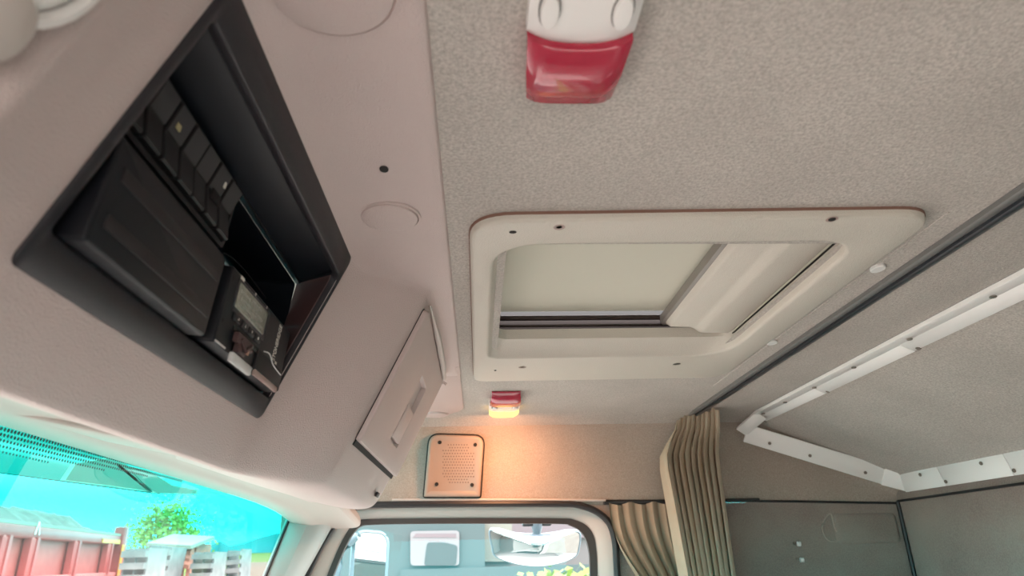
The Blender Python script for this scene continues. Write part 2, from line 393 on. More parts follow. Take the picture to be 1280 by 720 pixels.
w_ = MB(); w_.tube([GL.p(eT[0] + k * (v - eT[1]) - .002, v, .004) for v in (0, .1, .3, .7)], .0035, 6); w_.build('glass_seal', 'rubber', gl)
# printed dot border on the inside of the glass
d_ = MB()
for r_ in range(7):
    for c_ in range(150):
        u_ = .48 + c_ * .0052 + (r_ % 2) * .0026; v_ = .0 + r_ * .0050 - .0
        lim = 6.5 - (u_ - .48) * 9 * (1 if u_ > .6 else .3)
        if r_ > lim: continue
        rr = .0021 * (1 - r_ / 9)
        vb = GL.p(u_, v_ + .002 + .0 * u_, .0012)
        d_.add([vb + GL.u * rr * math.cos(a) + GL.v * rr * math.sin(a) for a in [k_ * PI / 3 for k_ in range(6)]], [(0, 1, 2, 3, 4, 5)])
M['frit'] = mat('frit_print', (0.004, 0.05, 0.04), 0.5)
o = d_.build('dot_border', 'frit', gl, smooth=False); o['kind'] = 'stuff'
# A pillar between windshield and door
w_ = MB(); rings = []
for yy, yw in ((640, 640), (655, 655), (680, 682), (720, 722), (800, 800), (1100, 1100)):
    v = GL.hit(360, yy)[1] if yy < 720 else GL.hit(330, yy)[1]
    A = GL.p(eT[0] + k * (v - eT[1]), v, .006); 
    t = (yw - 652) / (1150 - 652); xs_ = 421 - (421 - 388) / (710 - 652) * (yw - 652)
    B = aY(xs_ - 2, yw, 1.838)
    rings.append([A - GL.n * .01, A, A.lerp(B, .25) + V((.022, -.02, 0)), A.lerp(B, .6) + V((.030, -.02, 0)), A.lerp(B, .9) + V((.012, -.008, 0)), B, B + V((0, .02, 0))])
w_.loft(rings, closed=False); struct(w_.build('trim_6', 'pillar', subsurf=1))

# ================================================================== OVERHEAD CONSOLE
con = empty('overhead_console', (-.20, .5, .20), 'long pinkish beige plastic console over the windshield with a black niche', 'console')
ROWC = [(-.032, .3405), (-.034, .336), (-.075, .3355), (-.122, .3345), (-.138, .3300), (-.148, .3235), (-.1505, .318), (-.190, .232), (-.2285, .1475), (-.231, .142), (-.247, .109), (-.2575, .0905), (-.266, .0885), (-.285, .098), (-.30, .125)]
ROWP = [(-.032, .3405), (-.034, .336), (-.040, .3357), (-.050, .3350), (-.060, .3320), (-.066, .3250), (-.069, .318), (-.110, .231), (-.149, .148), (-.155, .135), (-.168, .107), (-.178, .088), (-.192, .079), (-.24, .082), (-.36, .118)]
ROWF = [(-.032, .3405), (-.034, .336)] + [(-.04 - .024 * i, .3352) for i in range(13)]
def mixr(a, b, t): return [(p[0] * (1 - t) + q_[0] * t, p[1] * (1 - t) + q_[1] * t) for p, q_ in zip(a, b)]
ROWN = [(x + (.028 if i > 4 else .026 if i > 2 else 0), z) for i, (x, z) in enumerate(ROWC)]
ST = [(.205, [(x - .05 if i > 2 else x, z) for i, (x, z) in enumerate(ROWN)]), (.232, [(x - .004 if i > 2 else x, z) for i, (x, z) in enumerate(ROWN)]), (.240, ROWN), (.252, mixr(ROWC, ROWN, .75)), (.285, mixr(ROWC, ROWN, .12)), (.305, ROWC), (.326, ROWC),
      (.43, ROWC), (.53, ROWC), (.63, ROWC), (.724, ROWC), (.745, ROWC), (.775, mixr(ROWC, ROWP, .25)), (.825, mixr(ROWC, ROWP, .86)), (.845, ROWP), (.86, ROWP), (1.0, ROWP), (1.15, ROWP), (1.27, ROWP), (1.292, mixr(ROWP, ROWF, .06)), (1.298, ROWF), (1.32, ROWF)]
nr = len(ROWC); mb = MB(); vs = []; fs = []
for y, R in ST: vs += [(x, y, z) for x, z in R]
for i in range(len(ST) - 1):
    for j in range(nr - 1):
        if 6 <= i <= 9 and j in (6, 7): continue        # niche opening
        a = i * nr + j; fs.append((a, a + 1, a + nr + 1, a + nr))
mb.add(vs, fs); shell = mb.build('console_shell', 'console', con, subsurf=2, angle=175)
cre = shell.data.attributes.new('crease_edge', 'FLOAT', 'EDGE')
vcoord = [v.co + wloc(con) for v in shell.data.vertices]
for ed in shell.data.edges:
    a, b = [vcoord[i] for i in ed.vertices]
    if abs(a.z - .336) < 1e-4 and abs(b.z - .336) < 1e-4 and a.x > -.036: cre.data[ed.index].value = .8
    if abs(a.z - .0905) < 1e-4 and abs(b.z - .0905) < 1e-4: cre.data[ed.index].value = .55
    if .32 < a.y < .73 and .32 < b.y < .73:
        fr = [(.31, abs(p.x + .1505) < 1e-4 or abs(p.x + .2285) < 1e-4) for p in (a, b)]
        onb = all(abs(p.x + .1505) < 1e-4 or abs(p.x + .2285) < 1e-4 or abs(p.y - .326) < 1e-4 or abs(p.y - .724) < 1e-4 for p in (a, b))
        inr = all(-.2290 < p.x < -.150 for p in (a, b))
        if onb and inr: cre.data[ed.index].value = 1.0

for ed in shell.data.edges:
    a, b = [vcoord[i] for i in ed.vertices]
    if all(abs(p.z - .325) < 1e-4 and abs(p.x + .066) < 1e-4 for p in (a, b)): cre.data[ed.index].value = .7
vc = shell.data.attributes.new('crease_vert', 'FLOAT', 'POINT')
for i, p in enumerate(vcoord):
    if (abs(p.y - .326) < 1e-4 or abs(p.y - .724) < 1e-4) and (abs(p.x + .1505) < 1e-4 or abs(p.x + .2285) < 1e-4): vc.data[i].value = 1.0
# smooth grey ceiling panel running on beside the headliner
cp = empty('ceiling_panel', (-.1, 1.3, .336), 'smooth grey plastic ceiling strip between console and felt headliner', 'ceiling panel')
mb = MB(); pts = rquad([(-.30, 1.25), (-.034, 1.25), (-.034, 1.66), (-.10, 1.745), (-.30, 1.78)], [.001, .001, .03, .05, .01], 6)
plate(mb, CE, pts, 0, .0045, .002); mb.build('panel', 'console', cp)
def plug(x, y, r, name='round_plug', parent=None):
    c = aZ(x, y, .3350); b = MB(); seg = 32
    ring = lambda k, w: [c + V((r * k * math.cos(2 * PI * i / seg), r * k * math.sin(2 * PI * i / seg), -w)) for i in range(seg)]
    b.loft([ring(1.06, -.001), ring(1.05, .0012), ring(.99, .0014), ring(.965, -.001), ring(.94, .0026), ring(.85, .0036), ring(.4, .004)], True, False, True)
    return c, b
for i, (x, y, r, lab) in enumerate(((487, 271, .031, 'round grey plug cap beside the hatch corner on the ceiling strip'), (412, -16, .042, 'large round grey plug cap at the top edge of the photo'),
                       (540, 480, .029, 'round plug half hidden by the cabinet edge, nearer of two far ones'), (545, 518, .030, 'round plug at the far end of the ceiling strip'))):
    c, b = plug(x, y, r); off = c
    o = b.build('round_plug', 'console', None, loc=c); tag(o, lab, 'plug cap', 'round plugs in the ceiling strip')
def hole(x, y, z, r, ry, par, nm='screw_hole', m='hole'):
    c = aZ(x, y, z); b = MB(); b.disc(c, (0, 0, -1), r, .0012, 14, u=(1, 0, 0), ry=ry); return b.build(nm, m, par)
hole(480, 211, .3353, .0042, .0055, con)

# ---- black bezel and niche
bz = empty('storage_niche', FA.p(.52, .1, .0), 'black moulded niche let into the console, holding switches and radio slots', 'niche')
O_ = rrect(.318, -.001, .7305, .2055, [.006, .010, .014, .006], 6)
I_ = rrect(.327, .0225, .7262, .177, [.004, .006, .012, .004], 6)
mb = MB(); L = lambda P, w: [FA.p(a, b, w) for a, b in P]
mb.loft([L(O_, -.004), L(O_, .0010), L(inset(O_, .0012), .0022), L(inset(I_, -.0015), .0022), L(I_, .0008), L(I_, -.008)]); mb.build('bezel', 'bezel', bz, angle=50)
# niche ceiling, end walls
mb = MB(); y0, y1 = .335, .742
I3 = rrect(.329, .0232, .7257, .1765, [.004, .006, .012, .004], 6); n4 = len(I3) // 4; bc = [(.334, .163, -.2235), (.744, .163, -.2235), (.744, .3015, -.2075), (.346, .3015, -.2075)]
rg3 = [L(I_, -.0075), L(I3, -.0085), [V((bc[i // n4][2] - .002, bc[i // n4][0] + .0004 * (i % n4), bc[i // n4][1])) for i in range(len(I3))]]
c0, c1 = n4 + 3, 2 * n4 + 4
mb.loft([r_[c1 - 1:] + r_[:c0 + 1] for r_ in rg3], closed=False); mb.build('liner', 'niche', bz, smooth=False)
M['nichewall'] = mat('niche_side_plastic', (0.075, 0.040, 0.040), 0.5)
mb = MB(); mb.loft([r_[c0:c1] for r_ in rg3], closed=False); mb.build('side_wall', 'nichewall', bz, smooth=False)
DT = Frame(DV.o * .955, DV.u * .955, DV.v * .955, DV.n)
# back plate behind the devices with pocket hole
mb = MB(); mb.loft([[DV.p(.325, -.01, -.010), DV.p(.325, .142, -.010)], [DV.p(.535, -.01, -.010), DV.p(.535, .142, -.010)]], closed=False)
mb.loft([[DV.p(.535, -.01, -.010), DV.p(.535, .082, -.010)], [DV.p(.745, -.01, -.010), DV.p(.745, .082, -.010)]], closed=False); mb.build('back_plate', 'black', bz, smooth=False)
PK = rrect(.535, .083, .738, .136, .004, 4)
mb = MB(); mb.loft([[DV.p(a, b, -.004) for a, b in PK], [DV.p(a, b, -.09) for a, b in inset(PK, .003)]], True, False, True); mb.build('open_pocket', 'niche', bz)
mb = MB(); mb.tube(cr_spline([DV.p(.560, .086, -.02), DV.p(.60, .108, -.03), DV.p(.66, .118, -.035), DV.p(.73, .112, -.03)], 6), .0008, 5); mb.build('pocket_edge', 'rib', bz)
for dv_, dn in ((.1385, -.002), (.1425, .001)):
    mb = MB(); mb.box(DV.p(.545, dv_, dn), DV.u * .195, DV.v * .0013, DV.n * .003, .0006); mb.build('ledge_strip', 'black', bz)

# blanking cover, 1-DIN size and taller, with two soft ridges
bl = empty('slot_cover', DT.p(.43, .035, 0), 'wide flat black blanking cover with two raised bands in the niche', 'cover')
P = rrect(.351, .006, .530, .0765, [.003, .004, .006, .003], 4); mb = MB(); plate(mb, DT, P, -.016, .004, .0025); mb.build('cover_plate', 'black', bl)
for v0 in (.020, .051):
    mb = MB(); plate(mb, DT, rrect(.362, v0, .522, v0 + .009, .001, 2), .0038, .0052, .0006); mb.build('ridge', 'rib', bl)

# switch bank
sb = empty('switch_bank', DV.p(.43, .11, 0), 'row of black rocker switches along the top of the niche', 'switch panel')
P = rrect(.336, .080, .522, .1365, .004, 4); Pi = rrect(.340, .084, .518, .1335, .003, 4); mb = MB()
mb.loft([[DV.p(a, b, -.009) for a, b in P], [DV.p(a, b, .002) for a, b in P], [DV.p(a, b, .002) for a, b in Pi], [DV.p(a, b, -.006) for a, b in Pi]], True, False, True)
mb.build('switch_frame', 'black', sb, angle=30)
wS = .0236; gap = .0022
for i in range(7):
    a0 = .3415 + i * (wS + gap) - (.002 if i > 3 else 0); a1 = a0 + wS - .0012
    kind = 'vent' if i == 5 else 'rocker'
    mb = MB()
    prof = [(.0855, -.004), (.0855, .0055), (.0870, .0068), (.1075, .0020), (.1090, .0020), (.1305, .0075), (.1322, .0060), (.1322, -.004)]
    rr = []
    for u_ in (a0, a0 + .001, a1 - .001, a1):
        dd = .0008 if u_ in (a0, a1) else 0
        rr.append([DV.p(u_, v_, w_2 - dd) for v_, w_2 in prof])
    mb.loft(rr, False); mb.add(rr[0], [tuple(range(8))]); mb.add(rr[-1], [tuple(range(8))])
    r_ = mb.build('rocker_switch', 'switch', sb, angle=25)
    mb = MB(); mb.add([DV.p(a0 + .0006, .1093, .0026), DV.p(a1 - .0006, .1093, .0026), DV.p(a1 - .0006, .1303, .0080), DV.p(a0 + .0006, .1303, .0080)], [(0, 1, 2, 3)])
    mb.build('upper_face', 'switch2', r_, smooth=False)
    if i == 2:      # unlocked padlock style symbol
        s_ = MB(); c = DV.p(a0 + .008, .1165, .0048); s_.box(c, DV.u * .0028, DV.v * .0022, DV.n * .0005)
        s_.tube([c + DV.v * .0022 + DV.u * .002, c + DV.v * .0052 + DV.u * .002, c + DV.v * .0062 + DV.u * .0042, c + DV.v * .0048 + DV.u * .0058], .0005, 5); s_.build('symbol', mat('amber_print', (.45, .40, .22), .6), r_)
    if i == 5:
        s_ = MB(); up = (DV.v * .0212 + DV.n * .0054).normalized()
        for k_ in range(6):
            s_.box(DV.p(a0 + .005 + k_ * .0026, .104 + .002, .0045), DV.u * .0006, DV.v * .0045, DV.n * .0006)
        s_.build('grille_line', 'rib', r_)
        s_ = MB(); s_.box(DV.p(a0 + .0175, .1205, .0060), DV.u * .0012, DV.v * .0025, DV.n * .0006); s_.build('indicator', 'ink', r_)

# digital tachograph
tg = empty('tachograph', DT.p(.64, .04, 0), 'black digital tachograph with grey display, buttons and sideways white lettering', 'tachograph')
mb = MB(); plate(mb, DT, rrect(.549, .0085, .740, .0775, .0025, 3), -.016, .0030, .0015); mb.build('faceplate', 'black', tg)
mb = MB(); plate(mb, DT, rrect(.566, .0435, .660, .0735, .002, 3), .0028, .0038, .0005); mb.build('display_surround', 'switch2', tg)
mb = MB(); plate(mb, DT, rrect(.570, .0475, .652, .0705, .0012, 3), .0035, .0044, .0004); dis = mb.build('display', 'lcd', tg)
def text(s, fr, u, v, w, size, m, parent, rot=0, name='lettering', ext=.0002, al='CENTER', sx=1.0):
    c = bpy.data.curves.new('t', 'FONT'); c.body = s; c.size = size; c.extrude = ext; c.align_x = al; c.align_y = 'CENTER'
    to = bpy.data.objects.new('t', c); me = bpy.data.meshes.new_from_object(to); bpy.data.objects.remove(to)
    ca, sa = math.cos(rot), math.sin(rot); off = wloc(parent)
    for vt in me.vertices:
        x, y, z = vt.co; x *= sx; vt.co = fr.p(u + x * ca - y * sa, v + x * sa + y * ca, w + z) - off
    me.materials.append(M[m]); o = bpy.data.objects.new(name, me); COL.objects.link(o); o.parent = parent; return o
text('STONERIDGE', DT, .7020, .0545, .0034, .0130, 'ink', tg, PI / 2, sx=.50)
mb = MB(); mb.box(DT.p(.7125, .0330, .0032), DT.u * .0030, DT.v * .0035, DT.n * .0003); mb.build('small_mark', 'ink', tg)
mb = MB(); mb.box(DT.p(.5735, .0752, .0032), DT.u * .0045, DT.v * .0014, DT.n * .0003); mb.build('small_mark', 'ink', tg)
for j, (uu, vv_) in enumerate(((.612, .0745), (.648, .0745))):
    mb = MB(); mb.box(DT.p(uu, vv_, .0032), DT.u * .0008, DT.v * .0016, DT.n * .0003); mb.build('tick_mark', 'ink', tg)
lm = MB()
for k_, (a, b, c_) in enumerate(((.574, .600, .064), (.604, .632, .0655), (.578, .640, .058), (.574, .612, .052), (.618, .646, .052))):
    random.seed(k_); x = a
    while x < b:
        w2 = random.uniform(.0008, .0022); lm.box(DT.p(x + w2 / 2, c_, .0046), DT.u * w2 / 2, DT.v * random.uniform(.0008, .0018), DT.n * .00008); x += w2 + .0012
M['lcdink'] = mat('lcd_segments', (.36, .37, .32), .4); o = lm.build('display_segments', 'lcdink', dis, smooth=False); o['kind'] = 'stuff'
for j, uu in enumerate((.574, .594, .613, .632)):
    mb = MB(); plate(mb, DT, rrect(uu, .0365, uu + .0165, .0435, .0012, 2), .0028, .0052, .0008); b_ = mb.build('button', 'switch', tg)
    mb = MB(); c = DT.p(uu + .008, .040, .0053)
    if j in (1, 2):
        sg = 1 if j == 1 else -1
        mb.add([c + DT.u * .0015 - DT.v * .0016 * sg, c - DT.u * .0015 - DT.v * .0016 * sg, c + DT.v * .0018 * sg], [(0, 1, 2)])
    elif j == 0: mb.tube([c + DT.u * .0014 + DT.v * .0012, c + DT.u * .0014 - DT.v * .001, c - DT.u * .0016 - DT.v * .001, c - DT.u * .0008 - DT.v * .0002], .0003, 4)
    else: mb.box(c, DT.u * .0012, DT.v * .0012, DT.n * .0001)
    mb.build('symbol', 'ink', b_, smooth=False)
# card drawer, latch parts, download socket flap
mb = MB(); plate(mb, DT, rrect(.580, .0285, .660, .0335, .001, 2), .0028, .0042, .0008); mb.build('card_slot', 'hole', tg)
mb = MB(); mb.box(DT.p(.604, .0245, .0060), DT.u * .020, DT.v * .0045, DT.n * .003, .001); mb.box(DT.p(.600, .017, .0062), DT.u * .009, DT.v * .005, DT.n * .003, .001); mb.tube([DT.p(.590, .024, .009), DT.p(.602, .016, .011), DT.p(.618, .026, .009)], .0016, 6); mb.build('latch', 'nichewall', tg)
mb = MB(); mb.box(DT.p(.612, .0185, .0088), DT.u * .0035, DT.v * .0028, DT.n * .0006, .0004); mb.build('sticker', mat('copper_sticker', (.45, .22, .14), .4), tg)
mb = MB(); mb.box(DT.p(.607, .0055, .0070), DT.u * .026, DT.v * .0042, DT.n * .0022, .0008); M['silverbar'] = mat('silver_bar', (.62, .63, .62), .35); mb.build('silver_bar', 'silverbar', tg)
mb = MB(); mb.box(DT.p(.563, .0105, .0032), DT.u * .012, DT.v * .0007, DT.n * .0006); mb.build('edge_highlight', 'silver', tg)
mb = MB(); plate(mb, DT, rrect(.650, .0095, .735, .0325, .0018, 3), .0028, .0056, .001); mb.build('socket_flap', 'switch', tg)
M['peach'] = mat('peach_edge', (.38, .27, .24), .4)
mb = MB(); mb.box(DT.p(.688, .0095, .0050), DT.u * .038, DT.v * .0028, DT.n * .0016, .0006); mb.build('peach_edge', 'peach', tg)  # peach bar along the lower edge of the socket flap
mb = MB(); mb.tube(cr_spline([DT.p(.662, .0335, .006), DT.p(.678, .0355, .0065), DT.p(.692, .030, .0065), DT.p(.708, .028, .006), DT.p(.728, .0265, .006)], 5), .0007, 5); mb.build('curved_trim', 'silver', tg)
for uu, vv_ in ((.555, .068), (.556, .030)): 
    mb = MB(); mb.disc(DT.p(uu, vv_, .003), DT.n, .0018, .0003, 10); mb.build('removal_hole', 'hole', tg)

# ---- passenger cabinet door
cd = empty('cabinet_door', CB.p(1.05, .1, 0), 'beige storage cabinet door with a moulded pull handle at the console end', 'cabinet door')
dO = rrect(.862, .006, 1.262, .196, [.004, .004, .006, .006], 4); sl = rrect(1.035, .040, 1.125, .146, .004, 4)
mb = MB(); L = lambda P, w: [CB.p(a, b, w) for a, b in P]
mb.loft([L(dO, .0005), L(dO, .0065), L(inset(dO, .0012), .0080), L(inset(dO, .004), .0085), L(inset(sl, -.003), .0085), L(inset(sl, -.001), .0080), L(sl, .006), L(inset(sl, .003), -.020)], True, False, True)
mb.build('door_panel', 'console', cd, angle=35)
mb = MB(); f0 = rrect(1.038, .0455, 1.122, .100, .003, 4); plate(mb, CB, f0, -.003, .0088, .002, back=True); mb.build('handle', 'console', cd)
mb = MB(); mb.loft([L(inset(dO, -.0012), .0002), L(inset(dO, -.0012), .0010), L(inset(dO, .0005), .0010)], True); mb.box(CB.p(1.062, .003, .0008), CB.u * .198, CB.v * .0040, CB.n * .0008); mb.build('door_gap', 'hole', cd, smooth=False)
mb = MB(); mb.tube([CB.p(.868, .204, .006), CB.p(1.0, .204, .009), CB.p(1.15, .204, .009), CB.p(1.262, .203, .006)], [.001, .0052, .0055, .004], 8); mb.build('top_lip', 'trim', cd)
mb = MB(); mb.box(CB.p(1.18, -.036, .004), CB.u * .012, CB.v * .004, CB.n * .002, .001); mb.build('latch_slot', 'rib', con)

# ---- padded slabs under the header (sun visors folded up)
for i, (A, B, w_, lab) in enumerate((((-60, 508), (250, 572), .036, 'long thin folded sun visor under the console above the windshield'), ((296, 591), (393, 628), .022, 'short pinkish folded visor pad near the windshield corner'))):
    zv = .1225 if i == 0 else .1070
    pA = aZ(*A, zv); pB = aZ(*B, zv); mid = (pA + pB) / 2
    fr = Frame(mid, (pB - pA).normalized(), V((1, 0, 0)), (0, 0, -1)); h_ = (pB - pA).length / 2
    fr.v = fr.n.cross(fr.u)
    mb = MB(); plate(mb, fr, rrect(-h_, -w_ / 2, h_, w_ / 2, w_ * .42, 6), -.006, .0, .003, back=True)
    o = mb.build('sun_visor', 'console' if i else 'trim'); tag(o, lab, 'sun visor')

# ================================================================== DRIVER SIDE BITS (near the lens, top left)
mb = MB(); RN = [(x - .012, z) for x, z in ROWN[3:12]]
mb.loft([[(x + dx, y, z) for x, z in RN] for y, dx in ((.236, -.001), (.20, .0), (.1, .002), (-.1, .006), (-.5, .01))], closed=False)
struct(mb.build('trim_7', 'headliner'))
nl = empty('reading_lamp', aX(60, 0, -.155), 'round white lamp at the top left corner, out of focus', 'lamp')
fr = Frame(FA.p(0, 0, 0), FA.u, FA.v, FA.n); fr.o = FA.o + V((.024, 0, 0))
cu, cv = fr.hit(42, -92); mb = MB(); seg = 32
def ringn(k, w): return [fr.p(cu + .034 * k * math.cos(2 * PI * i / seg), cv + .040 * k * math.sin(2 * PI * i / seg), w) for i in range(seg)]
mb.loft([ringn(1.0, -.004), ringn(1.0, .005), ringn(.95, .010), ringn(.85, .011), ringn(.8, .007)], True); mb.build('ring', 'lampwhite', nl)
mb = MB(); mb.loft([ringn(.8, .006), ringn(.7, .010), ringn(.4, .013), ringn(.1, .014)], True, False, True); mb.build('lens', 'lampwhite', nl)
mb = MB(); cu2, cv2 = fr.hit(-22, 22); mb.loft([[fr.p(cu2 + r_ * .012 * math.cos(2 * PI * i / 20), cv2 + r_ * .018 * math.sin(2 * PI * i / 20), w) for i in range(20)] for r_, w in ((1, -.004), (1, .006), (.8, .012), (.3, .014))], True, False, True)
o = mb.build('grab_handle', 'trim'); tag(o, 'pale blurred grab handle end at the left edge', 'handle')

# ================================================================== ROOF HATCH
ht = empty('roof_hatch', (.245, .98, .34), 'large beige roof hatch surround with a pulled back sliding panel', 'roof hatch')
O_ = rquad([(-.008, .642), (.498, .626), (.498, 1.335), (-.008, 1.345)], [.05, .045, .05, .03], 8)
I_ = rquad([(.020, .700), (.444, .690), (.446, 1.165), (.020, 1.172)], [.065, .06, .075, .028], 8)
I2 = rquad([(.034, .708), (.443, .698), (.443, 1.128), (.034, 1.132)], [.055, .05, .035, .02], 8)
mb = MB(); L = lambda P, w: [CE.p(a, b, w) for a, b in P]
mb.loft([L(O_, -.002), L(O_, .007), L(inset(O_, .0015), .0100), L(inset(O_, .005), .0115), L(inset(I_, -.006), .0115), L(inset(I_, -.002), .0105), L(I_, .0075), L([((a[0] * .25 + b[0] * .75), (a[1] * .25 + b[1] * .75)) for a, b in zip(I_, I2)], -.0085), L(I2, -.012), L(I2, -.030)])
mb.build('surround', 'beige', ht, angle=50)
mb = MB(); mb.loft([L(inset(O_, -.0012), -.001), L(inset(O_, -.0009), .0030), L(inset(O_, .002), .0035)]); mb.build('edge_shadow', mat('edge_shadow_brown', (.22, .12, .09), .8), ht)  # brown ring painted in as the shadow along the surround's outer edge
mb = MB(); B2 = rrect(-.0, .66, .46, 1.158, .01, 8); mb.loft([L(B2, -.030), L(B2, -.095)]); mb.loft([L(I2, -.030), L(B2, -.030)]); mb.build('shaft', 'brownseal', ht, smooth=False)
mb = MB(); mb.add([(-.0, .66, .403), (.46, .66, .403), (.46, 1.132, .403), (-.0, 1.132, .403), (-.0, .66, .409), (.46, .66, .409), (.46, 1.132, .409), (-.0, 1.132, .409)], [(0, 1, 2, 3), (4, 7, 6, 5), (2, 3, 7, 6), (0, 1, 5, 4)]); mb.build('lid', 'lid', ht, smooth=False)
mb = MB(); mb.box((.23, 1.136, .392), (.23, 0, 0), (0, .004, 0), (0, 0, .004), .001); mb.box((.23, 1.141, .379), (.23, 0, 0), (0, .003, 0), (0, 0, .0015)); mb.build('slide_rail', 'brownseal', ht)
# tray-like sliding blind drawn to the rear side, leaning line by line along the cab width
r0 = aZ(925, 305, .372); r1 = aZ(846, 395, .372); 
XB = lambda x, y, z: aZ(x, y, z).x
xa, xb, xc, xd = XB(888, 372, .366), XB(920, 372, .362), XB(908, 372, .354), XB(962, 380, .352)
xa = .338; xb = .374; xc = .387; xd = .437
prof = [(xa - .012, .384), (xa - .006, .371), (xa, .366), (xb, .3645), (xb + .006, .3615), (xc, .3555), (xc + .006, .3545), (xd, .3535), (xd + .006, .357)]
mb = MB(); ysb = [.675, .70, .95, 1.105, 1.118, 1.124]
rings = []
for y in ysb:
    lift = 0 if y < 1.11 else (.002 if y < 1.12 else .012)
    rings.append([(x, y, z + lift) for x, z in prof])
mb.loft(rings, closed=False); mb.build('sliding_panel', 'beige', ht, angle=60)
mb = MB(); mb.box((xa - .005, .90, .386), (.008, 0, 0), (0, .235, 0), (0, 0, .010), .003); M['greyrail'] = mat('grey_rail', (.22, .20, .18), .4); mb.build('guide_rail', 'greyrail', ht)
mb = MB(); mb.tube([(.4425, .70, .3515), (.4425, 1.122, .3515)], .0014, 5); mb.build('panel_gap', 'hole', ht)
for x, y, r in ((699, 284, .0065), (1040, 274, .0065), (653, 459, .0075), (846, 455, .0075)):
    c = aZ(x, y, .3285); b = MB(); sg = 14
    rg = lambda k_, w: [c + V((r * k_ * math.cos(2 * PI * i / sg), r * k_ * math.sin(2 * PI * i / sg), -w)) for i in range(sg)]
    b.loft([rg(1, .0002), rg(.9, .0003), rg(.55, -.0000)], True, False, True); o = b.build('screw_recess', 'peach' if y < 400 else 'screw', ht)
    if x == 1040: b = MB(); b.disc(c, (0, 0, -1), .004, .001, 10); b.build('screw_hole', 'hole', ht)
for x, y in ((641, 290), (619, 463)):
    c = aZ(x, y, .3285); b = MB(); b.disc(c, (0, 0, -1), .0042 if y < 400 else .0022, .0006, 9, u=(1, 0, 0), ry=.0035 if y < 400 else .004); b.build('screw_hole', 'hole', ht)

# ================================================================== CEILING LAMPS
def ceiling_lamp(loc, rot, lit, label):
    t = empty('ceiling_lamp', (0, 0, 0), label, 'lamp', 'ceiling lamps with red lenses')
    c = Frame((0, 0, 0), (1, 0, 0), (0, 1, 0), (0, 0, -1)); w = .0365
    mb = MB(); P = rquad([(-w, -.038), (w, -.038), (w, .036), (-w, .036)], .004, 4)
    n_ = 12; rr = []
    for i in range(n_ + 1):                        # body with a curved belly, u across
        u_ = -w + 2 * w * i / n_; h_ = .017 - .005 * (abs(u_) / w) ** 4 
        bow = .006 * (1 - (u_ / w) ** 2)
        rr.append([c.p(u_, -.040, -.001), c.p(u_, -.040, h_ * .85), c.p(u_, -.036, h_), c.p(u_, .036 + bow - .003, h_), c.p(u_, .038 + bow, h_ - .002), c.p(u_, .038 + bow, -.001)])
    mb.loft(rr, False); mb.add(rr[0], [tuple(range(6))]); mb.add(rr[-1], [tuple(range(6))]); mb.build('housing', 'lampwhite', t, angle=50)
    for sx_ in (-1, 1):
        mb = MB(); mb.disc(c.p(sx_ * .0235, .012, .0160), (0, 0, -1), .0062, .0050, 20, u=(1, 0, 0), ry=.0145); mb.build('push_button', 'lampwhite', t)
        mb = MB(); mb.disc(c.p(sx_ * .0235, .012, .0163), (0, 0, -1), .0072, .0014, 20, u=(1, 0, 0), ry=.0158); mb.build('button_ring', 'railgrey', t)
    def lens(sgn, nm, m, Lh):
        rr = []
        for i in range(n_ + 1):
            s_ = -1 + 2 * i / n_; bow = .006 * (1 - s_ ** 2) if sgn > 0 else 0
            row = []
            for k_, (d, h_, ww) in enumerate(((.0, .0005, 1), (.0, .0210, 1), (.002, .0225, 1), (Lh * .5, .0228, .965), (Lh - .006, .0200, .90), (Lh - .001, .0140, .885), (Lh, .0005, .88))):
                hh = h_ * (1 - .25 * abs(s_) ** 6); row.append(c.p(s_ * w * ww * .985, sgn * (.038 + (bow if k_ < 3 else 0) + d), hh))
            rr.append(row)
        mb = MB(); mb.loft(rr, False); mb.add(rr[0], [tuple(range(7))]); mb.add(rr[-1], [tuple(range(7))]); return mb.build(nm, m, t, angle=55)
    lens(1, 'red_lens', 'redlens', .072)
    lens(-1, 'white_lens', 'litlens' if lit else 'lampwhite', .060)
    t.location = loc; t.rotation_euler = (0, 0, rot)
    if lit:
        l = bpy.data.lights.new('lamp_glow', 'AREA'); l.energy = LAMP_W; l.color = (1.0, .42, .20); l.shape = 'DISK'; l.size = .07
        lo = bpy.data.objects.new('lamp_glow', l); COL.objects.link(lo); lo.parent = t; lo.location = (0, -.070, -.050); lo.rotation_euler = (math.radians(-35), 0, 0)
    return t
LAMP_W = .5
ceiling_lamp((.0705, .323, .3395), 0, False, 'near ceiling lamp with large red lens and two oval buttons, top of the photo')
ceiling_lamp((.063, 1.585, .3395), PI, True, 'far ceiling lamp glowing yellow above the speaker grille')

# ================================================================== SPEAKER COVER ON THE SIDE WALL
sp = empty('speaker_cover', aY(570, 580, 1.84), 'beige perforated speaker cover with four dark screws beside the door window', 'speaker cover')
WF = Frame((0, 1.8385, .13), (1, 0, 0), V((0, -.165, 1)).normalized(), V((0, -1, -.165)).normalized())
hx = lambda x, y: WF.hit(x, y)
P = rquad([hx(530, 621), hx(600, 621), hx(605, 545), hx(537, 543)], [.004, .004, .026, .026], 6)
mb = MB(); L = lambda P_, w: [WF.p(a, b, w) for a, b in P_]
mb.loft([L(inset(P, -.004), -.006), L(inset(P, -.003), .001), L(P, .002)]); mb.build('gasket', 'hole', sp)
mb = MB(); mb.loft([L(P, -.003), L(P, .007), L(inset(P, .003), .010), L(inset(P, .009), .0095), L(inset(P, .015), .006)], True, False, True)
M['cover'] = mat('cover_plastic', (.33, .25, .20), .5); mb.build('cover', 'cover', sp, angle=60)
